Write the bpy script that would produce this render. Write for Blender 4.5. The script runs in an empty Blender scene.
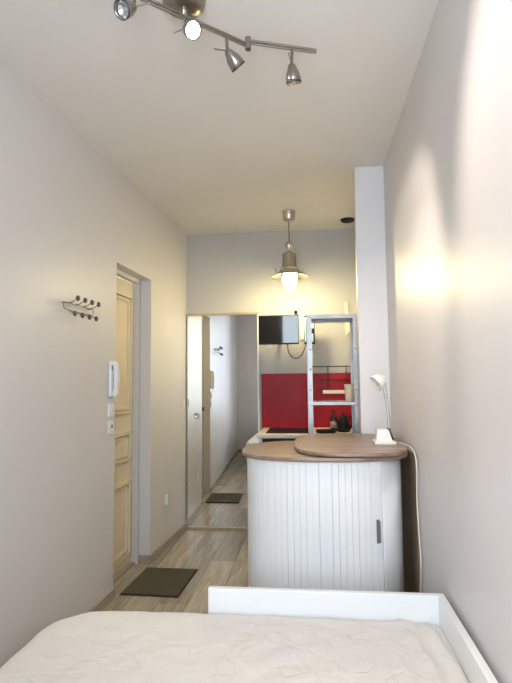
import bpy, bmesh, math, random
from mathutils import Vector, Matrix
random.seed(7)
S = bpy.context.scene
COL = S.collection
PI = math.pi

# ------------------------------------------------------------------ camera
F_PX, CAM_H, ROLL = 513.0, 1.37, 0.010
yaw = math.atan(55 / F_PX); pitch = math.atan(39.5 / F_PX)
fw = Vector((-math.sin(yaw) * math.cos(pitch), math.cos(yaw) * math.cos(pitch), math.sin(pitch)))
r0 = Vector((math.cos(yaw), math.sin(yaw), 0)); u0 = r0.cross(fw)
rt = r0 * math.cos(ROLL) - u0 * math.sin(ROLL); up = r0 * math.sin(ROLL) + u0 * math.cos(ROLL)
cd = bpy.data.cameras.new('camera'); cam = bpy.data.objects.new('camera', cd); COL.objects.link(cam)
cam.matrix_world = Matrix(((rt.x, up.x, -fw.x, 0), (rt.y, up.y, -fw.y, 0), (rt.z, up.z, -fw.z, CAM_H), (0, 0, 0, 1)))
cd.sensor_fit = 'VERTICAL'; cd.sensor_height = 36; cd.lens = F_PX * 36 / 683; cd.clip_start = 0.02
S.camera = cam

# ------------------------------------------------------------------ light and exposure
SKY = 9.0
w = bpy.data.worlds.new('sky'); S.world = w; w.use_nodes = True
bg = w.node_tree.nodes['Background']; bg.inputs[0].default_value = (0.76, 0.88, 1.0, 1); bg.inputs[1].default_value = SKY
S.view_settings.view_transform = 'Standard'; S.view_settings.look = 'None'
S.view_settings.gamma = 1; S.view_settings.use_curve_mapping = False
S.view_settings.exposure = 0.86
# the window the daylight comes through (opening in wall_rear); a portal only guides the sky's own light
REAR = -0.35; WX0, WX1, WZ0, WZ1 = -0.56, 0.34, 0.75, 2.66
pl = bpy.data.lights.new('window_portal', 'AREA'); pl.shape = 'RECTANGLE'; pl.size = WX1 - WX0; pl.size_y = WZ1 - WZ0
pl.cycles.is_portal = True
po = bpy.data.objects.new('window_portal', pl); COL.objects.link(po)
po.location = ((WX0 + WX1) / 2, REAR - 0.18, (WZ0 + WZ1) / 2); po.rotation_euler = (PI / 2, 0, PI)
po.rotation_euler = Vector((0, 1, 0)).to_track_quat('-Z', 'Z').to_euler()

# ------------------------------------------------------------------ materials
def nodes(name):
    m = bpy.data.materials.new(name); m.use_nodes = True
    nt = m.node_tree; b = nt.nodes['Principled BSDF']
    return m, nt, b
def mat(name, col, rough=0.5, metal=0.0, spec=0.5, noise=0.0, nscale=8.0, bump=0.0, bscale=60.0, emit=None, estr=0.0, coat=0.0, stretch=(1, 1, 1)):
    m, nt, b = nodes(name)
    b.inputs['Roughness'].default_value = rough; b.inputs['Metallic'].default_value = metal
    b.inputs['Specular IOR Level'].default_value = spec; b.inputs['Coat Weight'].default_value = coat
    tc = nt.nodes.new('ShaderNodeTexCoord'); mp = nt.nodes.new('ShaderNodeMapping'); mp.inputs['Scale'].default_value = stretch
    nt.links.new(tc.outputs['Object'], mp.inputs[0])
    n = nt.nodes.new('ShaderNodeTexNoise'); n.inputs['Scale'].default_value = nscale; n.inputs['Detail'].default_value = 4
    nt.links.new(mp.outputs[0], n.inputs['Vector'])
    cr = nt.nodes.new('ShaderNodeValToRGB')
    k = 1 - noise
    cr.color_ramp.elements[0].color = (col[0] * k, col[1] * k, col[2] * k, 1); cr.color_ramp.elements[0].position = 0.3
    cr.color_ramp.elements[1].color = (min(1, col[0] * (1 + noise * .5)), min(1, col[1] * (1 + noise * .5)), min(1, col[2] * (1 + noise * .5)), 1); cr.color_ramp.elements[1].position = 0.7
    nt.links.new(n.outputs[0], cr.inputs[0]); nt.links.new(cr.outputs[0], b.inputs['Base Color'])
    if bump > 0:
        n2 = nt.nodes.new('ShaderNodeTexNoise'); n2.inputs['Scale'].default_value = bscale; n2.inputs['Detail'].default_value = 3
        nt.links.new(mp.outputs[0], n2.inputs['Vector'])
        bp = nt.nodes.new('ShaderNodeBump'); bp.inputs['Strength'].default_value = bump; bp.inputs['Distance'].default_value = 0.004
        nt.links.new(n2.outputs[0], bp.inputs['Height']); nt.links.new(bp.outputs[0], b.inputs['Normal'])
    if emit:
        b.inputs['Emission Color'].default_value = (*emit, 1); b.inputs['Emission Strength'].default_value = estr
    return m

def wood_mat(name, c1, c2, rough=0.4, along='Y', rnd=False, gs=1.0):
    m, nt, b = nodes(name); b.inputs['Roughness'].default_value = rough
    tc = nt.nodes.new('ShaderNodeTexCoord'); mp = nt.nodes.new('ShaderNodeMapping')
    sc = {'X': (1.2, 16, 16), 'Y': (16, 1.2, 16), 'Z': (16, 16, 1.2)}[along]
    mp.inputs['Scale'].default_value = tuple(v * gs for v in sc)
    oi = nt.nodes.new('ShaderNodeObjectInfo')
    ad = nt.nodes.new('ShaderNodeVectorMath'); ad.operation = 'ADD'
    ml = nt.nodes.new('ShaderNodeMath'); ml.operation = 'MULTIPLY'; ml.inputs[1].default_value = 37
    nt.links.new(oi.outputs['Random'], ml.inputs[0])
    nt.links.new(tc.outputs['Object'], ad.inputs[0]); nt.links.new(ml.outputs[0], ad.inputs[1]); nt.links.new(ad.outputs[0], mp.inputs[0])
    n = nt.nodes.new('ShaderNodeTexNoise'); n.inputs['Scale'].default_value = 2.2; n.inputs['Detail'].default_value = 6; n.inputs['Distortion'].default_value = 1.0
    nt.links.new(mp.outputs[0], n.inputs['Vector'])
    cr = nt.nodes.new('ShaderNodeValToRGB')
    cr.color_ramp.elements[0].color = (*c1, 1); cr.color_ramp.elements[0].position = 0.3
    cr.color_ramp.elements[1].color = (*c2, 1); cr.color_ramp.elements[1].position = 0.7
    nt.links.new(n.outputs[0], cr.inputs[0])
    out = cr.outputs[0]
    if rnd:
        hs = nt.nodes.new('ShaderNodeHueSaturation')
        mr = nt.nodes.new('ShaderNodeMapRange'); mr.inputs[3].default_value = 0.72; mr.inputs[4].default_value = 1.22
        nt.links.new(oi.outputs['Random'], mr.inputs[0]); nt.links.new(mr.outputs[0], hs.inputs['Value']); nt.links.new(out, hs.inputs['Color'])
        out = hs.outputs[0]
    nt.links.new(out, b.inputs['Base Color'])
    bp = nt.nodes.new('ShaderNodeBump'); bp.inputs['Strength'].default_value = 0.12; bp.inputs['Distance'].default_value = 0.002
    nt.links.new(n.outputs[0], bp.inputs['Height']); nt.links.new(bp.outputs[0], b.inputs['Normal'])
    return m

M = {}
M['wall'] = mat('wall_paint', (0.67, 0.64, 0.632), 0.43, spec=0.5, noise=0.02, nscale=2, bump=0.06, bscale=14)
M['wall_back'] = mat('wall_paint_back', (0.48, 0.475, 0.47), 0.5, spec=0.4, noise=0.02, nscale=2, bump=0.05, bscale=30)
M['ceiling'] = mat('ceiling_paint', (0.82, 0.785, 0.735), 0.7, spec=0.3, noise=0.03, nscale=1.5, bump=0.05, bscale=30)
M['pillar'] = mat('pillar_paint', (0.76, 0.74, 0.74), 0.45, noise=0.02, nscale=3)
M['base'] = wood_mat('baseboard_wood', (0.30, 0.25, 0.19), (0.42, 0.36, 0.28), 0.45)
M['plank'] = wood_mat('laminate', (0.33, 0.27, 0.195), (0.53, 0.455, 0.35), 0.27, rnd=True)
M['under'] = mat('floor_joint', (0.22, 0.19, 0.155), 0.8)
M['door'] = mat('door_paint', (0.74, 0.63, 0.45), 0.38, noise=0.05, nscale=5)
M['dframe'] = mat('door_frame_paint', (0.62, 0.60, 0.57), 0.45, noise=0.03)
M['white'] = mat('white_lacquer', (0.87, 0.87, 0.865), 0.35, noise=0.01)
M['plastic'] = mat('white_plastic', (0.80, 0.80, 0.79), 0.3, noise=0.02)
M['cream'] = mat('cream_plastic', (0.78, 0.74, 0.64), 0.35, noise=0.03)
M['black'] = mat('black_plastic', (0.010, 0.010, 0.011), 0.5, spec=0.25, noise=0.2)
M['rubber'] = mat('black_wire', (0.02, 0.02, 0.022), 0.5, noise=0.1)
M['nickel'] = mat('brushed_nickel', (0.37, 0.34, 0.305), 0.28, 1.0, noise=0.12, nscale=30, stretch=(1, 1, 8))
M['nickel_light'] = mat('pale_brushed_nickel', (0.56, 0.53, 0.47), 0.30, 1.0, noise=0.10, nscale=30, stretch=(1, 1, 8))
M['chrome'] = mat('chrome', (0.75, 0.75, 0.75), 0.12, 1.0, noise=0.05)
M['steel'] = mat('galvanised_steel', (0.36, 0.355, 0.35), 0.42, 0.9, noise=0.15, nscale=14, bump=0.1, bscale=40)
M['knob'] = mat('brown_knob', (0.10, 0.085, 0.07), 0.5, noise=0.15)
M['steel_dark'] = mat('dark_steel', (0.10, 0.095, 0.09), 0.5, 0.7, noise=0.3)
M['mirror'] = mat('mirror_silver', (0.90, 0.92, 0.93), 0.0, 1.0)
M['rail'] = mat('tan_rail', (0.46, 0.37, 0.25), 0.4, 0.3, noise=0.1)
M['red'] = mat('red_panel', (0.33, 0.008, 0.018), 0.38, spec=0.18, noise=0.12, nscale=4)
M['worktop'] = mat('cream_worktop', (0.80, 0.73, 0.62), 0.35, noise=0.06, nscale=25)
M['glossblack'] = mat('black_glass', (0.008, 0.008, 0.009), 0.04, spec=0.55, noise=0.1)
M['ovenblack'] = mat('oven_black', (0.01, 0.01, 0.011), 0.45, spec=0.25, noise=0.2)
M['barwood'] = wood_mat('bar_wood', (0.215, 0.142, 0.105), (0.385, 0.275, 0.21), 0.36, along='X', gs=0.8)
M['barwood_y'] = wood_mat('bar_wood_side', (0.22, 0.16, 0.11), (0.31, 0.24, 0.17), 0.45, along='Z', gs=0.8)
M['slat'] = mat('white_slat', (0.88, 0.885, 0.88), 0.38, noise=0.02)
M['groove'] = mat('slat_backing', (0.66, 0.68, 0.70), 0.6)
M['handle'] = mat('grey_handle', (0.20, 0.21, 0.23), 0.4, 0.4, noise=0.1)
M['lamp'] = mat('lamp_enamel', (0.86, 0.84, 0.79), 0.3, noise=0.02)
M['mat'] = mat('mat_fibre', (0.115, 0.105, 0.075), 0.95, spec=0.1, noise=0.3, nscale=120, bump=0.8, bscale=260)
M['mat_edge'] = mat('mat_rubber', (0.012, 0.012, 0.012), 0.8, noise=0.1)
M['cup'] = mat('beige_cup', (0.66, 0.60, 0.42), 0.45, noise=0.06)
M['bottle'] = mat('bottle_dark', (0.05, 0.02, 0.02), 0.15, noise=0.3)
M['blabel'] = mat('bottle_label', (0.45, 0.33, 0.30), 0.5, noise=0.3, nscale=40)
M['cloth'] = mat('cream_cloth', (0.80, 0.74, 0.55), 0.8, noise=0.05, bump=0.2)
M['bluebox'] = mat('pale_blue_card', (0.42, 0.60, 0.80), 0.4, noise=0.15, nscale=18)
M['concrete'] = mat('facade', (0.5, 0.5, 0.5), 0.8)
M['bulb'] = mat('lit_bulb', (1, 0.95, 0.85), 0.4, emit=(1.0, 0.84, 0.44), estr=92)
M['spot_on'] = mat('lit_spot', (1, 0.95, 0.85), 0.4, emit=(1.0, 0.88, 0.68), estr=30)
M['spot_dim'] = mat('spot_reflector', (0.75, 0.77, 0.8), 0.15, 0.9, noise=0.2, nscale=60)
def sheet_mat():
    m, nt, b = nodes('mattress_cover')
    b.inputs['Roughness'].default_value = 0.85; b.inputs['Specular IOR Level'].default_value = 0.2
    b.inputs['Sheen Weight'].default_value = 0.15
    tc = nt.nodes.new('ShaderNodeTexCoord')
    nz = nt.nodes.new('ShaderNodeTexNoise'); nz.inputs['Scale'].default_value = 6; nz.inputs['Detail'].default_value = 2
    nt.links.new(tc.outputs['Object'], nz.inputs['Vector'])
    mx = nt.nodes.new('ShaderNodeMix'); mx.data_type = 'VECTOR'; mx.inputs[0].default_value = 0.10
    nt.links.new(tc.outputs['Object'], mx.inputs[4]); nt.links.new(nz.outputs['Color'], mx.inputs[5])
    vo = nt.nodes.new('ShaderNodeTexNoise'); vo.inputs['Scale'].default_value = 5.5; vo.inputs['Detail'].default_value = 0.6; vo.inputs['Distortion'].default_value = 0.8
    nt.links.new(mx.outputs[1], vo.inputs['Vector'])
    cr = nt.nodes.new('ShaderNodeValToRGB'); es = cr.color_ramp.elements
    es[0].position = 0.0; es[0].color = (1, 1, 1, 1); es[1].position = 1.0; es[1].color = (1, 1, 1, 1)
    for c_ in (0.5,):
        for p_, k_ in ((c_ - .014, 1), (c_, 0), (c_ + .014, 1)):
            e_ = es.new(p_); e_.color = (k_, k_, k_, 1)
    nt.links.new(vo.outputs[0], cr.inputs[0])
    bp = nt.nodes.new('ShaderNodeBump'); bp.inputs['Strength'].default_value = 0.32; bp.inputs['Distance'].default_value = 0.005
    nt.links.new(cr.outputs[0], bp.inputs['Height'])
    n2 = nt.nodes.new('ShaderNodeTexNoise'); n2.inputs['Scale'].default_value = 9; n2.inputs['Detail'].default_value = 5; n2.inputs['Distortion'].default_value = 1.2
    nt.links.new(tc.outputs['Object'], n2.inputs['Vector'])
    b2 = nt.nodes.new('ShaderNodeBump'); b2.inputs['Strength'].default_value = 0.45; b2.inputs['Distance'].default_value = 0.02
    nt.links.new(n2.outputs[0], b2.inputs['Height']); nt.links.new(bp.outputs[0], b2.inputs['Normal']); nt.links.new(b2.outputs[0], b.inputs['Normal'])
    c2 = nt.nodes.new('ShaderNodeMix'); c2.data_type = 'RGBA'
    c2.inputs[6].default_value = (0.755, 0.71, 0.655, 1); c2.inputs[7].default_value = (0.78, 0.735, 0.68, 1)
    nt.links.new(cr.outputs[0], c2.inputs[0]); nt.links.new(c2.outputs[2], b.inputs['Base Color'])
    return m
M['sheet'] = sheet_mat()
def glass_mat():
    m, nt, b = nodes('clear_glass')
    nt.nodes.remove(b); o = nt.nodes['Material Output']
    t = nt.nodes.new('ShaderNodeBsdfTransparent'); g = nt.nodes.new('ShaderNodeBsdfGlossy'); g.inputs['Roughness'].default_value = 0.02
    f = nt.nodes.new('ShaderNodeFresnel'); f.inputs[0].default_value = 1.45; x = nt.nodes.new('ShaderNodeMixShader')
    nt.links.new(f.outputs[0], x.inputs[0]); nt.links.new(t.outputs[0], x.inputs[1]); nt.links.new(g.outputs[0], x.inputs[2]); nt.links.new(x.outputs[0], o.inputs[0])
    return m
M['glass'] = glass_mat()

# ------------------------------------------------------------------ mesh helpers
class MB:
    def __init__(s): s.v = []; s.f = []; s.sm = []
    def add(s, vs, fs, smooth=False):
        b = len(s.v); s.v += [tuple(v) for v in vs]
        for f in fs: s.f.append(tuple(i + b for i in f)); s.sm.append(smooth)
        return s
    def box(s, x0, x1, y0, y1, z0, z1, bev=0.0):
        if bev <= 0:
            vs = [(x, y, z) for z in (z0, z1) for y in (y0, y1) for x in (x0, x1)]
            s.add(vs, [(0, 2, 3, 1), (4, 5, 7, 6), (0, 1, 5, 4), (2, 6, 7, 3), (0, 4, 6, 2), (1, 3, 7, 5)])
        else:
            bm = bmesh.new(); bmesh.ops.create_cube(bm, size=1)
            bmesh.ops.scale(bm, vec=(x1 - x0, y1 - y0, z1 - z0), verts=bm.verts)
            bmesh.ops.translate(bm, vec=((x0 + x1) / 2, (y0 + y1) / 2, (z0 + z1) / 2), verts=bm.verts)
            bmesh.ops.bevel(bm, geom=bm.edges[:], offset=bev, segments=2, affect='EDGES', profile=0.5)
            bm.verts.index_update()
            s.add([v.co[:] for v in bm.verts], [[v.index for v in f.verts] for f in bm.faces]); bm.free()
        return s
    def tube(s, pts, r, n=10, cap=True, closed=False):
        pts = [Vector(p) for p in pts]; N = len(pts); rs = r if isinstance(r, (list, tuple)) else [r] * N
        base = []; prev = None
        for i, p in enumerate(pts):
            a = pts[(i - 1) % N] if (i or closed) else p; c = pts[(i + 1) % N] if (i < N - 1 or closed) else p
            t = (c - a).normalized()
            if prev is None:
                q = Vector((0, 0, 1)) if abs(t.z) < 0.9 else Vector((1, 0, 0)); e1 = t.cross(q).normalized()
            else:
                e1 = (prev - t * prev.dot(t)).normalized()
            prev = e1; e2 = t.cross(e1)
            base += [p + (e1 * math.cos(2 * PI * k / n) + e2 * math.sin(2 * PI * k / n)) * rs[i] for k in range(n)]
        fs = []
        for i in range(N if closed else N - 1):
            j = (i + 1) % N
            for k in range(n): fs.append((i * n + k, i * n + (k + 1) % n, j * n + (k + 1) % n, j * n + k))
        s.add(base, fs, True)
        if cap and not closed:
            s.add(base[:n], [tuple(reversed(range(n)))]); s.add(base[-n:], [tuple(range(n))])
        return s
    def lathe(s, prof, o=(0, 0, 0), axis=(0, 0, 1), n=28):
        ax = Vector(axis).normalized(); q = Vector((1, 0, 0)) if abs(ax.x) < 0.9 else Vector((0, 1, 0))
        e1 = (q - ax * q.dot(ax)).normalized(); e2 = ax.cross(e1); o = Vector(o); vs = []
        for (r, h) in prof:
            vs += [o + ax * h + (e1 * math.cos(2 * PI * k / n) + e2 * math.sin(2 * PI * k / n)) * max(r, 1e-5) for k in range(n)]
        fs = [(i * n + k, i * n + (k + 1) % n, (i + 1) * n + (k + 1) % n, (i + 1) * n + k) for i in range(len(prof) - 1) for k in range(n)]
        return s.add(vs, fs, True)
    def prism(s, poly, z0, z1, smooth=True, bev=0.0):
        n = len(poly); c = [sum(p[i] for p in poly) / n for i in (0, 1)]
        if bev > 0:
            def ins(p):
                d = Vector((p[0] - c[0], p[1] - c[1])); L = d.length; d *= (L - bev) / L; return (c[0] + d.x, c[1] + d.y)
            ip = [ins(p) for p in poly]
            rings = [(ip, z0), (poly, z0 + bev), (poly, z1 - bev), (ip, z1)]
        else: rings = [(poly, z0), (poly, z1)]
        vs = [(p[0], p[1], z) for pl_, z in rings for p in pl_]
        fs = [(i * n + k, i * n + (k + 1) % n, (i + 1) * n + (k + 1) % n, (i + 1) * n + k) for i in range(len(rings) - 1) for k in range(n)]
        s.add(vs, fs, smooth)
        s.add([(p[0], p[1], z0) for p in rings[0][0]], [tuple(reversed(range(n)))]); s.add([(p[0], p[1], z1) for p in rings[-1][0]], [tuple(range(n))])
        return s
    def xf(s, m):
        s.v = [tuple(m @ Vector(v)) for v in s.v]; return s
    def build(s, name, material, parent=None):
        me = bpy.data.meshes.new(name); me.from_pydata(s.v, [], s.f); me.update()
        bm = bmesh.new(); bm.from_mesh(me); bmesh.ops.recalc_face_normals(bm, faces=bm.faces[:]); bm.to_mesh(me); bm.free()
        if len(me.polygons) == len(s.sm): me.polygons.foreach_set('use_smooth', s.sm)
        me.materials.append(M[material])
        return link(name, me, parent)
def link(name, me, parent=None):
    o = bpy.data.objects.new(name, me); COL.objects.link(o)
    if parent is not None:
        o.parent = parent; o.matrix_parent_inverse = Matrix.Identity(4)
        # every root Empty keeps identity rotation; parts are given in world space minus its place
        p = parent
        off = Vector((0, 0, 0))
        while p is not None: off += p.location; p = p.parent
        o.location = -off
    return o
def tag(o, label=None, cat=None, group=None, kind=None):
    if label: o['label'] = label
    if cat: o['category'] = cat
    if group: o['group'] = group
    if kind: o['kind'] = kind
    return o
def thing(name, loc, label, cat, group=None):
    o = bpy.data.objects.new(name, None); o.empty_display_size = 0.1; COL.objects.link(o); o.location = loc
    return tag(o, label, cat, group)
def struct(name, mb, material, label=None, cat=None):
    return tag(mb.build(name, material), label or None, cat, kind='structure')
def supere(cx, cy, a, b, n, N=96):
    out = []
    for k in range(N):
        t = 2 * PI * k / N; c, s_ = math.cos(t), math.sin(t)
        out.append((cx + a * math.copysign(abs(c) ** (2 / n), c), cy + b * math.copysign(abs(s_) ** (2 / n), s_)))
    return out
def spl(pts, k=8):
    pts = [Vector(p) for p in pts]; out = []
    for i in range(len(pts) - 1):
        p0 = pts[max(i - 1, 0)]; p1 = pts[i]; p2 = pts[i + 1]; p3 = pts[min(i + 2, len(pts) - 1)]
        for j in range(k):
            t = j / k
            out.append(0.5 * ((2 * p1) + (-p0 + p2) * t + (2 * p0 - 5 * p1 + 4 * p2 - p3) * t * t + (-p0 + 3 * p1 - 3 * p2 + p3) * t ** 3))
    return out + [pts[-1]]

# ------------------------------------------------------------------ room shell
CEIL = 2.80; BACK = 4.83; RX = 0.505
LA = math.atan(0.06)                       # the left wall runs 3.4 degrees off the room's axis
def LX(y, off=0.0): return -1.19 + 0.06 * (y - 4.8) + off
def LM(y, off=0.0, z=0.0):                 # frame on the left wall: local x = out of wall, local y = along it
    return Matrix.Translation((LX(y, off), y, z)) @ Matrix.Rotation(-LA, 4, 'Z')
def lwall(y0, y1, z0, z1, o0, o1):         # a slab following the left wall, o = offset out of it
    vs = [(LX(y, o), y, z) for z in (z0, z1) for y in (y0, y1) for o in (o0, o1)]
    return MB().add(vs, [(0, 2, 3, 1), (4, 5, 7, 6), (0, 1, 5, 4), (2, 6, 7, 3), (0, 4, 6, 2), (1, 3, 7, 5)])

fl = struct('floor', MB().box(-1.75, 0.75, REAR - .2, BACK + .2, -0.10, -0.012), 'under', 'grey-brown laminate plank floor', 'floor')
pw, plen, gap = 0.19, 1.28, 0.0010
pm = {}
row = 0; x = -1.74
while x < 0.60:
    y = REAR - 0.18 - random.random() * plen
    y = REAR - 0.18 - [0.2, 0.75, 0.45, 1.0, 0.1, 0.6][row % 6]
    while y < BACK + 0.15:
        a, b = max(y, REAR - .18), min(y + plen, BACK + .18)
        if b - a > 0.05:
            L = round(b - a, 3)
            if L not in pm:
                q = MB().box(gap, pw - gap, gap, L - gap, -0.012, 0, 0.0012)
                o = q.build('plank', 'plank', fl); pm[L] = o.data
            else: o = link('plank', pm[L], fl)
            o.location = (x, a, 0)
        y += plen
    x += pw; row += 1

struct('ceiling', MB().box(-1.75, 0.75, REAR - .2, BACK + .2, CEIL, CEIL + .15), 'ceiling', 'warm off-white painted ceiling', 'ceiling')
DY0, DY1, DZ = 3.265, 3.893, 2.172
wl = MB(); TH = 0.32
for a in ((REAR - .2, DY0, 0, CEIL), (DY1, BACK + .2, 0, CEIL), (DY0, DY1, DZ, CEIL)):
    q = lwall(*a, -TH, 0); wl.add(q.v, q.f)
struct('wall_left', wl, 'wall', 'pale painted left wall with a door recess', 'wall')
struct('wall_right', MB().box(RX, RX + .2, REAR - .2, BACK + .2, 0, CEIL), 'wall', 'pale satin painted wall along the bed and the bar', 'wall')
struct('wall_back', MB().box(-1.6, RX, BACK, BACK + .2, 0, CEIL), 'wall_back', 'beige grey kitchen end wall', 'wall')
wr = MB()
for a in ((-1.7, WX0, 0, CEIL), (WX1, RX, 0, CEIL), (WX0, WX1, 0, WZ0), (WX0, WX1, WZ1, CEIL)):
    wr.box(a[0], a[1], REAR - .2, REAR, a[2], a[3])
struct('wall_rear', wr, 'wall', 'pale wall with the window', 'wall')
# window in the rear wall
wf = MB(); f = .045
wf.box(WX0, WX0 + f, REAR - .15, REAR - .08, WZ0, WZ1); wf.box(WX1 - f, WX1, REAR - .15, REAR - .08, WZ0, WZ1)
wf.box(WX0, WX1, REAR - .15, REAR - .08, WZ0, WZ0 + f); wf.box(WX0, WX1, REAR - .15, REAR - .08, WZ1 - f, WZ1)
win = struct('window_1', wf, 'white', 'white framed casement window', 'window')
WM = (WX0 + WX1) / 2
MB().box(WM - .04, WM + .04, REAR - .15, REAR - .07, WZ0 + f, WZ1 - f).build('mullion', 'white', win)
for a, b in ((WX0 + f, WM - .04), (WM + .04, WX1 - f)):
    MB().box(a, b, REAR - .12, REAR - .115, WZ0 + f, WZ1 - f).build('pane', 'glass', win)
MB().box(WX0 - .02, WX1 + .02, REAR - .1, REAR + .03, WZ0 - .03, WZ0, .005).build('window_sill', 'white', win)

# partition stub beside the bar
struct('pillar', MB().box(0.313, RX, 3.41, 3.50, 0, CEIL, .003), 'pillar', 'white painted wall stub behind the bar', 'pillar')

# baseboards
bl = lwall(REAR, DY0, 0.0, 0.06, 0.0, 0.012)
struct('baseboard_left', bl, 'base', 'tan baseboard along the left wall before the door', 'baseboard')
bl2 = lwall(DY1, BACK - .03, 0.0, 0.06, 0.0, 0.012)
struct('trim_1', bl2, 'base', 'tan baseboard between the door recess and the mirror', 'baseboard')
struct('baseboard_rear', MB().box(LX(REAR, .012), RX, REAR, REAR + .012, 0, .06), 'base', 'tan baseboard under the window', 'baseboard')

# entrance door in its recess
DO = -0.135                                 # face of the leaf, measured out of the wall plane
door = tag(lwall(DY0 + .01, DY1 - .01, 0.025, DZ - .03, DO - .04, DO).build('door_1', 'door'), 'cream panelled entrance door in a deep recess', 'door', kind='structure')
jm = MB()
for a in ((DY1 - .03, DY1, 0, DZ, DO + .002, DO + .05), (DY0, DY0 + .03, 0, DZ, DO + .002, DO + .05), (DY0, DY1, DZ - .03, DZ, DO + .002, DO + .05)):
    q = lwall(*a); jm.add(q.v, q.f)
jm.build('door_frame', 'dframe', door)
lwall(DY0, DY1, 0.0, 0.02, DO - .06, DO + .03).build('threshold', 'base', door)
lwall(DY1 - .012, DY1, 0.0, 0.06, DO + .05, 0.0).build('plinth', 'base', door)
px0, px1 = DY0 + .10, DY1 - .085
for (z0, z1) in ((1.14, 2.03), (0.79, 1.0), (0.09, 0.635)):
    rim = MB()
    for k, (o, hh) in enumerate(((0.0, .022), (.030, .012))):
        y0, y1, a, b = px0 + o, px1 - o, z0 + o, z1 - o
        if b - a < .05: continue
        for bx in ((y0, y1, a, a + .020), (y0, y1, b - .020, b), (y0, y0 + .020, a, b), (y1 - .020, y1, a, b)):
            q = lwall(*bx, DO, DO + hh); rim.add(q.v, q.f)
    rim.build('moulding', 'door', door)
hm = LM(DY0 + .075, DO, 1.03)
hd = MB().lathe([(0, 0), (.024, 0), (.024, .006), (.009, .009), (.009, .035), (.022, .04), (.027, .052), (.02, .066), (0, .069)], axis=(1, 0, 0), n=20)
hd.box(0, .004, -.022, .022, -.10, .045)
hd.xf(hm).build('door_handle', 'steel_dark', door)

# ------------------------------------------------------------------ mirror door on the end wall
mir = thing('mirror_door', (-.84, BACK - .03, 0), 'tall mirrored sliding door with tan rails beside the kitchen', 'mirror')
mx0, mx1 = -1.182, -.488
mp_ = MB().prism([(mx0, BACK - .0185), (mx1, BACK - .0220), (mx1, BACK - .004), (mx0, BACK - .004)], 0.022, 2.0, smooth=False)
mp_.build('mirror_panel', 'mirror', mir)
MB().box(mx0, mx1 + .002, BACK - .036, BACK - .002, 2.0, 2.022, .003).build('top_rail', 'rail', mir)
MB().box(mx0, mx1 + .002, BACK - .034, BACK - .002, 0.0, 0.022, .003).build('bottom_rail', 'rail', mir)
MB().box(mx0, mx0 + .008, BACK - .028, BACK - .002, 0.022, 2.0).build('stile', 'rail', mir)
MB().box(mx1 - .014, mx1, BACK - .030, BACK - .002, 0.022, 2.0).build('stile', 'white', mir)
fp = MB().lathe([(.030, 0), (.032, .004), (.030, .006), (.024, .005), (.021, .001), (0, .001)], (-1.087, BACK - .022, 1.045), (0, -1, 0), 24)
fp.build('finger_pull', 'chrome', mir)

# ------------------------------------------------------------------ bed
bed = thing('bed_frame', (-.1, 1.0, 0), 'white panelled bed frame with low side rail along the wall', 'bed')
MB().box(-.425, .489, 2.078, 2.104, 0.03, .55, .003).build('foot_panel', 'white', bed)
MB().box(.463, .489, -.30, 2.078, 0.03, .55, .003).build('side_rail', 'white', bed)
MB().box(-.425, .489, -.33, -.302, 0.03, .55, .003).build('head_panel', 'white', bed)
MB().box(-.42, .462, -.30, 2.076, 0.03, .26, .004).build('drawer_base', 'white', bed)
MB().box(-1.0, -.424, -.28, 2.0, 0.16, .26, .004).build('pull_out_base', 'white', bed)
for y in (-.22, 1.94):
    for x in (-.90, -.50): MB().box(x - .02, x + .02, y - .02, y + .02, 0, .16).build('leg', 'white', bed)
for k in range(14):
    y = -.22 + k * .165
    MB().box(-.99, .455, y - .03, y + .03, .26, .278).build('slat', 'cream', bed)

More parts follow.
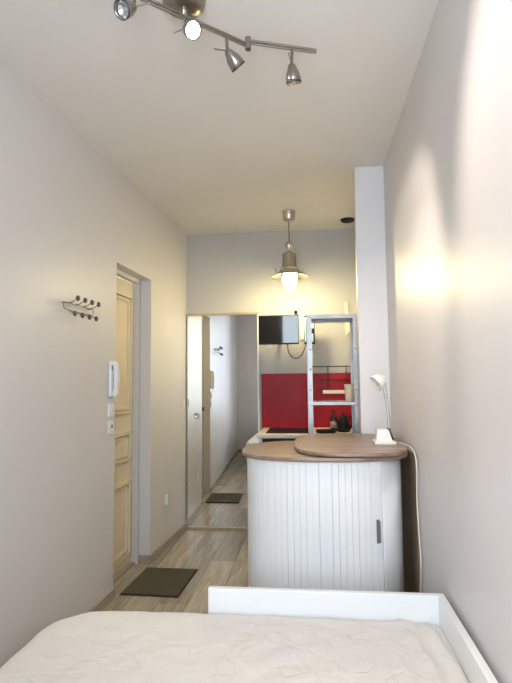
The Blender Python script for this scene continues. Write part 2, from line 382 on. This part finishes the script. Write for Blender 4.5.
def mattress():
    x0, x1, y0, y1 = -1.03, .461, -.29, 2.074; top = .472; bot = .28; rr = .055
    from mathutils import noise
    N = 260; cx, cy = (x0 + x1) / 2, (y0 + y1) / 2
    rad = {(-1, 1): .20, (1, 1): .03, (-1, -1): .1, (1, -1): .03}
    out = []
    for sx, sy, a0 in ((1, 1, 0), (-1, 1, PI / 2), (-1, -1, PI), (1, -1, 1.5 * PI)):
        r = rad[(sx, sy)]; ccx = (x1 - r) if sx > 0 else (x0 + r); ccy = (y1 - r) if sy > 0 else (y0 + r)
        for k in range(13): t = a0 + PI / 2 * k / 12; out.append(Vector((ccx + r * math.cos(t), ccy + r * math.sin(t))))
    # resample evenly
    per = out + [out[0]]; L = [0]
    for i in range(len(per) - 1): L.append(L[-1] + (per[i + 1] - per[i]).length)
    ring = []; j = 0
    for k in range(N):
        d = L[-1] * k / N
        while L[j + 1] < d: j += 1
        ring.append(per[j].lerp(per[j + 1], (d - L[j]) / max(1e-9, L[j + 1] - L[j])))
    rings = []
    c = Vector((cx, cy))
    def h(p, d):
        q = min(max(d / rr, 0), 1); e = math.sqrt(max(0, 1 - (1 - q) ** 2))
        z = top - rr * (1 - e) * (.45 if p.x > .30 else 1)
        n3 = Vector((p.x * 3.0, p.y * 3.0, 0))
        z += .006 * noise.noise(n3) + .003 * noise.noise(n3 * 4) * e
        # tufted quilting
        z += .0025 * math.sin(p.x * 30 + 2.2 * math.sin(p.y * 13)) * math.sin(p.y * 27 + 2 * math.sin(p.x * 15)) * e
        # loose cover bunched beside the side rail
        t = max(0, min(1, (p.x - .20) / .2))
        if t > 0:
            ph = p.x * 75 + 1.6 * noise.noise(Vector((p.x * 4, p.y * 2.2, 3))) * 3 + p.y * 2.5
            z += t * e * (.011 * (1 - 2 * abs(math.sin(ph / 2 + .6))) + .013 * noise.noise(Vector((p.x * 26, p.y * 7, 1))))
            z -= .014 * max(0, (p.x - .33) / .12) ** 2 * e
        return z
    SC = [1 - (1 - math.cos(PI / 2 * k / 8)) * 0 for k in range(1)]
    steps = [0, .004, .010, .018, .028, .040, .055, .072, .09]
    for d in steps:
        fx = 1 - d / ((x1 - x0) / 2); fy = 1 - d / ((y1 - y0) / 2)
        rings.append([(Vector((cx + (p.x - cx) * fx, cy + (p.y - cy) * fy)), d) for p in ring])
    last = rings[-1]
    for k in range(1, 71):
        s = 1 - k / 71
        rings.append([(c + (p - c) * s, 1.0) for p, d in last])
    vs = [(p.x, p.y, bot) for p in ring]
    for R_ in rings: vs += [(p.x, p.y, h(p, d)) for p, d in R_]
    vs.append((cx, cy, h(c, 1))); ci = len(vs) - 1
    fs = []
    nr = len(rings) + 1
    for i in range(nr - 1):
        for k in range(N): fs.append((i * N + k, i * N + (k + 1) % N, (i + 1) * N + (k + 1) % N, (i + 1) * N + k))
    for k in range(N): fs.append(((nr - 1) * N + k, (nr - 1) * N + (k + 1) % N, ci))
    return MB().add(vs, fs, True).add([(p.x, p.y, bot) for p in ring], [tuple(reversed(range(N)))])
tag(mattress().build('mattress', 'sheet'), 'off-white quilted mattress with a rumpled cover on the bed', 'mattress')

# ------------------------------------------------------------------ bar with tambour front and swivel top
BC = (.05, 2.84)
bar = thing('bar_cabinet', (BC[0], BC[1], 0), 'curved white tambour bar cabinet with oval wooden tops', 'cabinet')
MB().prism(supere(*BC, .375, .310, 2.6), 0, .07).build('plinth', 'handle', bar)
MB().prism(supere(*BC, .395, .340, 2.6, 160), .07, .984).build('body', 'groove', bar)
MB().prism(supere(BC[0] + .006, BC[1], .436, .368, 2.6, 160), .984, 1.003, bev=.003).build('lower_top', 'barwood', bar)
MB().prism(supere(.194, 2.94, .297, .458, 3.0, 160), 1.007, 1.027, bev=.003).build('swivel_top', 'barwood', bar)
MB().lathe([(0, 1.001), (.12, 1.001), (.12, 1.009), (0, 1.009)], (.15, 2.9, 0), n=24).build('swivel_disc', 'handle', bar)
tag(MB().box(.499, .5045, 2.62, 3.25, 0, 1.0).build('wall_panel', 'barwood_y'), 'dark brown wooden board on the wall beside the bar', 'panel')
# slats around the body
outline = supere(*BC, .397, .342, 2.6, 2000)
per = 0.0; pos = []
for i in range(2000):
    a, b = Vector(outline[i]), Vector(outline[(i + 1) % 2000]); pos.append((per, a, (b - a).normalized() if (b - a).length > 1e-9 else Vector((1, 0)))); per += (b - a).length
def at(d):
    d %= per
    lo, hi = 0, 1999
    while lo < hi:
        m_ = (lo + hi + 1) // 2
        if pos[m_][0] <= d: lo = m_
        else: hi = m_ - 1
    return pos[lo][1], pos[lo][2]
# arc length of the seam: front side point with x = .318
seam = [p for p in pos if p[1].y < BC[1] - .1 and p[1].x >= .322][0][0]
sw = .0305
slat_me = None; ns = 0
start = [p for p in pos if p[1].y >= BC[1] + .25 and p[1].x <= -.2][0][0]
d = seam - sw
while d > start:
    p, t = at(d + sw / 2); g = .0004
    if slat_me is None:
        q = MB(); wv = sw / 2 - g
        poly = [(-wv, -.0015), (wv, -.0015), (wv, .0042), (wv * .88, .0055), (-wv * .88, .0055), (-wv, .0042)]
        q.prism(poly, .075, .981, smooth=False); o = q.build('slat', 'slat', bar); slat_me = o.data
    else: o = link('slat', slat_me, bar)
    # local +y is outwards
    o.rotation_euler.z = math.atan2(-t.y, -t.x)
    o.location = Vector((p.x, p.y, 0)) - bar.location
    d -= sw; ns += 1
# smooth fixed end panel right of the seam
ep = []; d0, d1 = seam + .003, seam + .36
for k in range(41):
    p, t = at(d0 + (d1 - d0) * k / 40); n_ = Vector((t.y, -t.x)); ep.append((p, n_))
vs = []; fs = []
for p, n_ in ep:
    for zz in (.075, .981):
        for o_ in (-.001, .006): vs.append((p.x + n_.x * o_, p.y + n_.y * o_, zz))
for k in range(40):
    a = k * 4; b = a + 4
    fs += [(a + 1, b + 1, b + 3, a + 3), (a, a + 2, b + 2, b), (a, b, b + 1, a + 1), (a + 2, a + 3, b + 3, b + 2)]
fs += [(0, 1, 3, 2), (160, 162, 163, 161)]
MB().add(vs, fs, True).build('end_panel', 'slat', bar)
p, t = at(seam - .028); n_ = Vector((t.y, -t.x))
hq = MB()
hq.box(-.0085, .0085, .0, .006, -.055, .055, .002); hq.box(-.005, .005, .004, .018, -.05, .05, .003)
hq.xf(Matrix.Translation((p.x + n_.x * .005, p.y + n_.y * .005, .655)) @ Matrix.Rotation(math.atan2(-t.y, -t.x), 4, 'Z')).build('handle', 'handle', bar)

# ------------------------------------------------------------------ desk lamp on the bar and its cord
lz = 1.027
lamp = thing('desk_lamp', (.38, 2.85, lz), 'small white jointed desk lamp on a square base, standing on the bar', 'lamp')
MB().box(.325, .437, 2.79, 2.90, lz, lz + .018, .005).build('base_plate', 'lamp', lamp)
q = MB(); b0 = [(.336, 2.80), (.420, 2.80), (.420, 2.89), (.336, 2.89)]; b1 = [(.342, 2.81), (.402, 2.81), (.402, 2.88), (.342, 2.88)]
q.add([(*p, lz + .018) for p in b0] + [(*p, lz + .078) for p in b1], [(0, 3, 2, 1), (4, 5, 6, 7)] + [(i, (i + 1) % 4, 4 + (i + 1) % 4, 4 + i) for i in range(4)])
q.build('weight', 'lamp', lamp)
A = Vector((.413, 2.845, 1.098)); B_ = Vector((.401, 2.845, 1.258)); C_ = Vector((.389, 2.845, 1.345))
for s in (-1, 1):
    o_ = Vector((.006 * s, 0, 0))
    MB().tube([A + o_, B_ + o_], .0022, 8).build('lower_arm', 'nickel', lamp)
    MB().tube([B_ + o_ * 1.1, C_ + o_ * 1.1 + Vector((0, 0, .01 * s))], .0022, 8).build('upper_arm', 'nickel', lamp)
MB().tube([B_ + Vector((0, -.009, 0)), B_ + Vector((0, .009, 0))], .009, 12).build('elbow_joint', 'nickel', lamp)
MB().tube([(.425, 2.845, lz + .018), (.413, 2.845, 1.10)], .006, 8).build('arm_socket', 'lamp', lamp)
for s in (-1, 1):
    sp = [Vector((.425 + .006 * math.cos(k * .9) - .02 * k / 60, 2.845 + .014 * s + .005 * math.sin(k * .9), 1.05 + .06 * k / 60)) for k in range(61)]
    MB().tube(sp, .0026, 5).build('spring', 'rubber', lamp)
hd_ = Vector((-.75, -.30, -.55)).normalized()
prof = [(0, 0), (.013, .001), (.017, .008), (.020, .014), (.034, .022), (.042, .038), (.044, .056), (.044, .066), (.042, .066), (.041, .050), (.032, .030), (.01, .022), (0, .022)]
MB().lathe(prof, C_ + Vector((.004, 0, .040)), hd_, 24).build('lamp_shade', 'lamp', lamp)
MB().tube([C_, C_ + Vector((.002, 0, .036))], .008, 10).build('neck_joint', 'lamp', lamp)
MB().lathe([(0, .02), (.012, .025), (.02, .045), (.015, .058), (0, .062)], C_ + Vector((.004, 0, .040)), hd_, 16).build('bulb', 'cream', lamp)
cpts = [(.425, 2.872, lz + .008), (.452, 2.862, lz + .004), (.476, 2.80, lz + .005), (.4925, 2.68, 1.026), (.4945, 2.60, 1.0), (.4945, 2.572, .937), (.4945, 2.59, .79), (.4945, 2.575, .68), (.4945, 2.562, .60), (.4945, 2.545, .52), (.4945, 2.56, .44), (.4945, 2.60, .30), (.4945, 2.58, .12), (.4945, 2.55, .0045), (.493, 2.45, .0035)]
tag(MB().tube(spl(cpts, 8), .0032, 8).build('power_cord', 'cream'), 'white cord running from the desk lamp down the wall', 'cord')
# ------------------------------------------------------------------ kitchen at the end wall
kb = thing('kitchen_base_cabinet', (.02, 4.5, 0), 'kitchen base cabinet with a black front under the cream worktop', 'cabinet')
MB().box(-.43, .50, 4.26, 4.82, .0, .905).build('body', 'white', kb)
for a, b in ((-.412, .04), (.05, .49)): MB().box(a, b, 4.242, 4.26, .10, .895, .003).build('door', 'ovenblack', kb)
tag(MB().box(-.452, .503, 4.21, 4.828, .905, .936, .004).build('worktop', 'worktop'), 'cream kitchen worktop against the red wall panel', 'worktop')
hob = thing('hob', (-.2, 4.5, .936), 'black glass hob set on the cream worktop', 'hob')
MB().box(-.385, -.005, 4.285, 4.735, .936, .943, .002).build('glass_plate', 'ovenblack', hob)
for x in (-.28, -.11):
    for y in (4.40, 4.62): MB().lathe([(.062, 0), (.062, .0006), (.058, .0006), (.058, 0)], (x, y, .943), n=28).build('heating_ring', 'black', hob)
tag(MB().box(-.470, .503, BACK - .014, BACK - .001, .936, 1.437, .002).build('splashback', 'red'), 'glossy dark red splashback panel above the worktop', 'splashback')

# television
tv = thing('television', (-.28, 4.50, 1.82), 'small flat black television on a wall arm beside the mirror', 'television')
tx0, tx1, tz0, tz1 = -.459, -.104, 1.690, 1.949
MB().box(tx0, tx1, 4.50, 4.53, tz0, tz1, .004).build('casing', 'black', tv)
MB().box(tx0 + .008, tx1 - .004, 4.497, 4.502, tz0 + .012, tz1 - .008).build('screen', 'glossblack', tv)
MB().box(-.31, -.23, 4.53, 4.545, 1.78, 1.86).build('mount_plate', 'black', tv)
MB().box(-.285, -.255, 4.545, 4.828, 1.80, 1.84).build('wall_arm', 'black', tv)
MB().box(-.385, -.340, 4.512, 4.53, 1.662, 1.691, .003).build('sensor_box', 'cream', tv)
tag(MB().lathe([(0, 0), (.005, 0), (.005, .02), (.012, .024), (.016, .034), (.012, .045), (0, .048)], (-.136, BACK, 2.012), (0, -1, 0), 16).build('wall_hook', 'black'), 'small round black hook on the wall above the television', 'hook')
tag(MB().box(-.096, -.062, 4.795, 4.829, 1.755, 1.975, .006).build('socket_strip', 'plastic'), 'upright white socket strip on the wall beside the television', 'power strip')
bx = thing('appliance_box', (0, 4.58, 1.69), 'black and pale blue box on the wall behind the steel rack post', 'box')
MB().box(-.058, .036, 4.56, 4.60, 1.69, 1.945, .004).build('casing', 'black', bx)
MB().box(-.03, .01, 4.60, 4.828, 1.80, 1.84).build('wall_arm', 'black', bx)
for (a, b, c_, d_) in ((-.054, -.022, 1.71, 1.93), (-.016, .030, 1.83, 1.895), (-.016, .024, 1.71, 1.785)):
    MB().box(a, b, 4.555, 4.561, c_, d_, .002).build('label_panel', 'bluebox', bx)
tag(MB().tube(spl([(-.205, 4.545, 1.70), (-.200, 4.545, 1.63), (-.175, 4.55, 1.585), (-.135, 4.56, 1.566), (-.095, 4.57, 1.585), (-.065, 4.575, 1.63), (-.045, 4.58, 1.688)]), .0042, 8).build('black_cable', 'rubber'), 'black cable looping down below the television', 'cord')
q = MB(); pts = [(.322, 2.10), (.345, 2.10), (.352, 1.99), (.372, 1.93), (.368, 1.84), (.322, 1.765), (.318, 1.9)]
m_ = MB().prism([(a, b) for a, b in pts], 0, .012, smooth=False).xf(Matrix(((1, 0, 0, 0), (0, 0, -1, BACK - .004), (0, 1, 0, 0), (0, 0, 0, 1))))
tag(m_.build('hanging_cloth', 'cloth'), 'narrow cream cloth hanging on the wall behind the steel rack', 'cloth')

# wire hanging rack on the splashback
wr_ = thing('wire_rack', (.19, 4.80, 1.50), 'black wire kitchen rack with a white board hung over the red panel', 'rack')
MB().tube([(.00, 4.79, 1.497), (.40, 4.79, 1.497)], .004, 8).build('hanging_rail', 'rubber', wr_)
for x in (.02, .38): MB().tube([(x, 4.79, 1.497), (x, 4.829, 1.497)], .004, 8).build('rail_bracket', 'rubber', wr_)
for x in (.151, .317): MB().tube([(x, 4.785, 1.503), (x, 4.785, 1.28)], .0035, 8).build('hanger_rod', 'rubber', wr_)
for z_, y0 in ((1.373, 4.66), (1.275, 4.68)):
    MB().tube([(.08, y0, z_), (.38, y0, z_), (.38, 4.785, z_), (.08, 4.785, z_)], .003, 8, closed=True).build('basket_wire', 'rubber', wr_)
for k in range(7):
    x = .10 + k * .045
    MB().tube([(x, 4.66, 1.373), (x, 4.68, 1.275), (x, 4.785, 1.275)], .0016, 6).build('basket_wire', 'rubber', wr_)
MB().box(.098, .30, 4.645, 4.66, 1.250, 1.282, .003).build('white_board', 'cream', wr_)

# bottle, kettle, pan
bo = thing('bottle', (.182, 4.46, .936), 'dark glass bottle with a pale label on the worktop', 'bottle')
o0 = (.182, 4.46, .936)
MB().lathe([(0, 0), (.026, 0), (.029, .01), (.029, .10), (.024, .125), (.012, .15), (.011, .185), (0, .185)], o0).build('glass', 'bottle', bo)
MB().lathe([(.0295, .03), (.0297, .03), (.0297, .085), (.0295, .085)], o0).build('label', 'blabel', bo)
MB().lathe([(.0135, .182), (.0135, .205), (0, .207)], o0).build('cap', 'red', bo)
ke = thing('kettle', (.262, 4.42, .936), 'black kettle beside the bottle on the worktop', 'kettle')
o0 = (.262, 4.42, .936)
MB().lathe([(0, 0), (.050, 0), (.053, .012), (.050, .06), (.038, .11), (.028, .135), (0, .14)], o0).build('body', 'black', ke)
MB().lathe([(.006, .138), (.006, .146), (.010, .152), (0, .158)], o0).build('lid_knob', 'black', ke)
MB().tube(spl([(.296, 4.42, 1.05), (.325, 4.42, 1.06), (.335, 4.42, 1.02), (.318, 4.42, .965), (.308, 4.42, .96)]), .007, 8).build('handle', 'black', ke)
MB().tube(spl([(.222, 4.42, 1.0), (.207, 4.42, 1.03), (.2, 4.42, 1.05)]), [.011] * 8 + [.010] * 8 + [.007], 8).build('spout', 'black', ke)
pa = thing('frying_pan', (.11, 4.33, .936), 'flat black frying pan on the worktop behind the steel post', 'pan')
MB().lathe([(0, 0), (.075, 0), (.088, .024), (.086, .025), (.073, .004), (0, .004)], (.112, 4.33, .936), n=32).build('dish', 'black', pa)
MB().tube(spl([(.195, 4.34, .955), (.24, 4.315, .962), (.30, 4.28, .966)]), .007, 8).build('handle', 'black', pa)

# ------------------------------------------------------------------ galvanised rack behind the bar
rk = thing('steel_rack', (.16, 3.95, 0), 'tall galvanised steel shelf rack standing behind the bar', 'shelf')
ry0, ry1, rz = 3.80, 4.10, 1.858; ra, rb = -.032, .348; t_ = .003
for (x, sx) in ((ra, 1), (rb, -1)):
    for (y, sy) in ((ry0, 1), (ry1, -1)):
        q = MB()
        q.box(min(x, x + sx * .040), max(x, x + sx * .040), min(y, y + sy * t_), max(y, y + sy * t_), 0, rz)
        q.box(min(x, x + sx * t_), max(x, x + sx * t_), min(y, y + sy * .040), max(y, y + sy * .040), 0, rz)
        up_ = q.build('upright', 'steel', rk)
        for zz in (1.84, 1.60, 1.45, 1.30, 1.185, 1.05):
            if sy > 0: MB().lathe([(0, 0), (.006, 0), (.005, .003), (0, .0035)], (x + sx * .026, y, zz), (0, -1, 0), 10).build('bolt', 'chrome', up_)
for k, z_ in enumerate((rz - .032, 1.182, .62, .12)):
    q = MB(); a, b, c_, e = ra + .003, rb - .003, ry0 + .0035, ry1 - .0035
    q.box(a, b, c_, e, z_ + .028, z_ + .030)
    q.box(a, b, c_, c_ + .0015, z_ if k == 0 else z_ + .008, z_ + .028); q.box(a, b, e - .0015, e, z_ if k == 0 else z_ + .008, z_ + .028)
    q.box(a, a + .0015, c_, e, z_, z_ + .028); q.box(b - .0015, b, c_, e, z_, z_ + .028)
    q.build('shelf', 'steel', rk)
cu = thing('tumbler', (.275, 3.87, 1.2125), 'beige tapered tumbler standing on the steel rack shelf', 'cup')
MB().lathe([(0, 0), (.026, 0), (.028, .004), (.0345, .125), (.0325, .125), (.0262, .006), (0, .006)], (.275, 3.87, 1.2125)).build('cup_body', 'cup', cu)
MB().lathe([(.0343, .118), (.0358, .121), (.0350, .127), (.0325, .127)], (.275, 3.87, 1.2125)).build('rim', 'cup', cu)

# ------------------------------------------------------------------ pendant lamp
PX, PY = -.167, 4.26
pd = thing('pendant_lamp', (PX, PY, CEIL), 'brushed metal pendant lamp with a lit globe hanging in front of the end wall', 'lamp')
def pz(prof, name, m): return MB().lathe(prof, (PX, PY, 0), n=32).build(name, m, pd)
pz([(0, CEIL), (.058, CEIL), (.058, CEIL - .012), (.053, CEIL - .016), (.051, CEIL - .070), (.047, CEIL - .078), (.012, CEIL - .080), (.010, CEIL - .088), (0, CEIL - .088)], 'canopy', 'nickel_light')
MB().tube([(PX, PY, CEIL - .085), (PX, PY, 2.52)], .0035, 8).build('cord', 'rubber', pd)
pz([(0, 2.535), (.018, 2.534), (.033, 2.525), (.037, 2.510), (.033, 2.495), (.030, 2.490), (.030, 2.44), (0, 2.44)], 'cap', 'nickel_light')
pz([(0, 2.442), (.034, 2.442), (.058, 2.434), (.060, 2.425), (.060, 2.325), (.074, 2.316), (.080, 2.306), (.076, 2.300), (.05, 2.31), (0, 2.35)], 'socket_housing', 'nickel_light')
pz([(.074, 2.306), (.088, 2.284), (.104, 2.268), (.125, 2.259), (.150, 2.250), (.162, 2.240), (.160, 2.237), (.148, 2.245), (.124, 2.254), (.102, 2.262), (.085, 2.278), (.070, 2.302)], 'shade', 'nickel_light')
for s in (-1, 1):
    x = PX + s * .112
    MB().tube([(x, PY, 2.262), (x, PY, 2.292), (x + s * .010, PY, 2.316)], .007, 8).build('wing_nut', 'nickel_light', pd)
glb = pz([(.060, 2.315), (.068, 2.29), (.073, 2.26), (.070, 2.22), (.058, 2.175), (.036, 2.135), (.014, 2.112), (0, 2.108)], 'glass_globe', 'glass')
pz([(.018, 2.33), (.022, 2.30), (.045, 2.28), (.060, 2.250), (.062, 2.215), (.052, 2.175), (.034, 2.145), (.015, 2.126), (0, 2.120)], 'bulb', 'bulb')

# recessed dark ceiling fitting
rf = thing('ceiling_fitting', (.36, 4.55, CEIL), 'small black round fitting on the ceiling beside the white wall stub', 'fitting')
MB().lathe([(0, CEIL - .014), (.045, CEIL - .014), (.062, CEIL - .006), (.064, CEIL), (0, CEIL)], (.345, 4.55, 0), n=24).build('cover', 'black', rf)
MB().lathe([(.05, CEIL - .012), (.056, CEIL - .016), (.06, CEIL - .010)], (.345, 4.55, 0), n=24).build('ring', 'rubber', rf)

# ------------------------------------------------------------------ track of spotlights
tk = thing('spotlight_bar', (-.447, 1.77, CEIL), 'jointed metal spotlight bar with swivel heads fixed to the ceiling', 'lamp')
c0 = Vector((-.447, 1.77, 0)); ZB = 2.722
MB().lathe([(0, CEIL), (.082, CEIL), (.082, CEIL - .012), (.078, CEIL - .03), (.066, CEIL - .042), (.03, CEIL - .047), (0, CEIL - .048)], c0, n=36).build('canopy', 'nickel', tk)
MB().lathe([(.014, CEIL - .045), (.014, ZB), (0, ZB)], c0, n=16).build('stem', 'nickel', tk)
JA = Vector((-.235, 1.958, ZB)); JB = Vector((2 * c0.x - JA.x, 2 * c0.y - JA.y, ZB)); dB = Vector((.26, .09, 0))
def bar_pair(a, b):
    a, b = Vector(a), Vector(b); n_ = Vector((0, 0, .006))
    q = MB(); q.tube([a + n_, b + n_], .0052, 8); q.tube([a - n_, b - n_], .0052, 8); q.build('arm', 'nickel', tk)
bar_pair(JB, JA); bar_pair(JA + Vector((.01, 0, .012)), JA + Vector((.01, 0, .012)) + dB); bar_pair(JB + Vector((-.01, 0, .012)), JB + Vector((-.01, 0, .012)) - dB)
for j in (JA, JB): MB().tube([j + Vector((.005, 0, -.020)), j + Vector((.005, 0, .030))], .012, 14).build('joint', 'nickel', tk)
MB().tube([JA + Vector((.01, 0, .012)) + dB, JA + Vector((.01, 0, .012)) + dB * 1.03], .010, 12).build('end_cap', 'nickel', tk)
SPOT_P = 28.0
def head(base, top, d, lit, power, lever, ang=95, ax=None):
    """base on the bar, top = cap of the bell, d = where it points"""
    base, top, d = Vector(base), Vector(top), Vector(d).normalized()
    MB().tube([base, top], .0065, 10).build('swivel_stem', 'nickel', tk)
    prof = [(0, -.004), (.010, -.003), (.016, .006), (.020, .018), (.027, .034), (.030, .052), (.031, .070), (.0295, .070), (.0285, .054), (.022, .040), (.0, .032)]
    h_ = MB().lathe(prof, top, d, 28).build('spot_head', 'nickel', tk)
    MB().lathe([(0, .050), (.016, .0505), (.026, .056), (.0280, .058), (.0280, .0565), (.0, .0485)], top, d, 24).build('bulb', 'spot_on' if lit else 'spot_dim', h_)
    MB().lathe([(.0285, .062), (.0315, .066), (.0320, .072), (.0290, .0725)], top, d, 24).build('rim', 'steel_dark', h_)
    MB().tube([top - Vector(lever) * .1, top + Vector(lever)], .0028, 6).build('lever', 'nickel', h_)
    if power:
        L_ = bpy.data.lights.new('spot_bulb', 'SPOT'); L_.energy = power; L_.spot_size = math.radians(ang); L_.spot_blend = 0.55
        L_.color = (1.0, .87, .77); L_.shadow_soft_size = .018
        o = bpy.data.objects.new('spot_bulb', L_); COL.objects.link(o); o.parent = tk
        o.location = top + d * .082 - tk.location; o.rotation_euler = d.to_track_quat('-Z', 'Y').to_euler()
def onbar(t): return JB.lerp(JA, t)
head(onbar(.83), onbar(.83) + Vector((.004, -.01, -.068)), (.54, .52, -.64), True, SPOT_P * .6, (-.055, .01, .018), 70)
head(onbar(.515), onbar(.515) + Vector((.002, -.01, -.050)), (.52, -.58, -.55), True, SPOT_P, (-.045, -.01, -.02))
head(onbar(.16), onbar(.16) + Vector((.002, -.01, -.055)), (-.35, -.70, -.62), False, 0, (.06, .0, .012))
b4 = JA + Vector((.01, 0, .012)) + dB * .66
head(b4, b4 + Vector((-.004, -.01, -.076)), (.10, .30, -.93), True, SPOT_P * .5, (-.012, .0, .05))
# ------------------------------------------------------------------ left wall: coat rack, intercom, switches
cr = thing('coat_rack', (LX(2.74), 2.74, 1.78), 'wire coat rack with round dark knobs on the left wall', 'coat rack')
def LW(y, off, z): return Vector((LX(y, off), y, z))
zt, zb_ = 1.802, 1.764
fr = []
ya, yb = 2.575, 2.905
for (cy_, cz_, a0) in ((yb - .018, zt - .018, 0), (ya + .018, zt - .018, 90), (ya + .018, zb_ + .018, 180), (yb - .018, zb_ + .018, 270)):
    for k in range(6):
        a = math.radians(a0 + 90 * k / 5); fr.append(LW(cy_ + .018 * math.cos(a), .022, cz_ + .018 * math.sin(a)))
MB().tube(fr, .0032, 8, closed=True).build('wire_frame', 'nickel', cr)
for y in (2.60, 2.88): MB().tube([LW(y, 0, zt), LW(y, .022, zt)], .005, 8).build('wall_mount', 'nickel', cr)
nrm = Vector((1, -.06, 0)).normalized()
for i in range(4):
    for (y, z, zz) in ((2.622 + i * .0795, 1.825, zt), (2.594 + i * .0795, 1.738, zb_)):
        MB().tube(spl([LW(y, .022, zz), LW(y, .045, zz - (.01 if zz == zb_ else -.004)), LW(y, .074, z)], 5), .0030, 8).build('hook', 'nickel', cr)
        MB().lathe([(0, -.006), (.010, -.0055), (.0148, -.002), (.0155, .003), (.0125, .008), (0, .0095)], LW(y, .075, z), nrm, 18).build('knob', 'knob', cr)

ic = thing('intercom', (LX(3.19), 3.19, 1.28), 'white wall intercom handset beside the door recess', 'intercom')
MB().box(0, .022, -.040, .040, -.115, .115, .006).xf(LM(3.195, 0, 1.392)).build('base', 'plastic', ic)
hs = []
for z_, o_ in ((-.112, .034), (-.095, .046), (-.06, .046), (-.03, .048), (0, .050), (.05, .047), (.085, .044), (.112, .034)): hs.append((o_, z_))
q = MB(); vs = []; wv = .021
inner = [.023, .022, .026, .028, .028, .026, .022, .023]
for (o_, z_), i_ in zip(hs, inner): vs += [(i_, -wv, z_), (o_, -wv * .8, z_), (o_, wv * .8, z_), (i_, wv, z_)]
fs = []
for k in range(len(hs) - 1):
    for j in range(4): fs.append((k * 4 + j, k * 4 + (j + 1) % 4, k * 4 + 4 + (j + 1) % 4, k * 4 + 4 + j))
fs += [(0, 1, 2, 3), (28, 31, 30, 29)]
q.add(vs, fs).xf(LM(3.205, 0, 1.392)); q.build('handset', 'plastic', ic)
MB().box(.022, .026, -.034, -.022, .055, .085).xf(LM(3.195, 0, 1.392)).build('button', 'handle', ic)
MB().tube(spl([LW(3.200, .030, 1.285), LW(3.208, .036, 1.255), LW(3.222, .034, 1.245), LW(3.228, .022, 1.265), LW(3.222, .012, 1.290)]), .003, 8).build('cord', 'plastic', ic)

def switch(name, y, z, w_, h_, label, group=None, d_=.012):
    t = thing(name, (LX(y), y, z), label, 'switch' if 'switch' in name else 'socket', group)
    MB().box(0, d_, -w_ / 2, w_ / 2, -h_ / 2, h_ / 2, .003).xf(LM(y, 0, z)).build('plate', 'plastic', t)
    return t
s1 = switch('light_switch', 3.19, 1.192, .072, .082, 'white light switch right under the wall intercom')
MB().box(.012, .018, -.02, .02, -.022, .022, .002).xf(LM(3.19, 0, 1.192)).build('rocker', 'plastic', s1)
s2 = switch('wall_socket', 3.19, 1.084, .072, .082, 'white plate with a dark hole, lower one under the intercom')
MB().lathe([(0, .0005), (.011, .0005), (.011, -.0005)], LW(3.195, .0122, 1.09), nrm, 14).build('hole', 'steel_dark', s2)
s3 = switch('light_switch', 4.715, 1.165, .045, .075, 'cream light switch on the left wall right beside the mirror')
MB().box(.012, .017, -.012, .012, -.022, .022, .002).xf(LM(4.715, 0, 1.165)).build('rocker', 'cream', s3)
s4 = switch('wall_socket', 4.253, .39, .028, .085, 'slim white socket low on the wall between door and mirror', d_=.014)
MB().box(.014, .020, -.008, .008, -.035, -.015, .002).xf(LM(4.253, 0, .39)).build('button', 'plastic', s4)
s5 = switch('wall_socket', 1.35, .33, .075, .075, 'white socket low on the left wall seen in the mirror')
MB().lathe([(.020, .001), (.018, -.004), (0, -.004)], LW(1.35, .0125, .33), nrm, 18).build('hole', 'handle', s5)

# ------------------------------------------------------------------ door mat
dm = thing('door_mat', (-1.05, 3.55, 0), 'dark olive door mat with black edge in front of the door', 'mat')
c4 = [(-1.258, 3.312), (-.868, 3.302), (-.848, 3.789), (-1.232, 3.797)]
def inset(p, k):
    cx = sum(a[0] for a in c4) / 4; cy = sum(a[1] for a in c4) / 4
    return (cx + (p[0] - cx) * k, cy + (p[1] - cy) * k)
MB().prism(c4, 0.0005, .007, smooth=False, bev=.003).build('rubber_edge', 'mat_edge', dm)
MB().prism([inset(p, .955) for p in c4], .005, .011, smooth=False, bev=.002).build('pile', 'mat', dm)
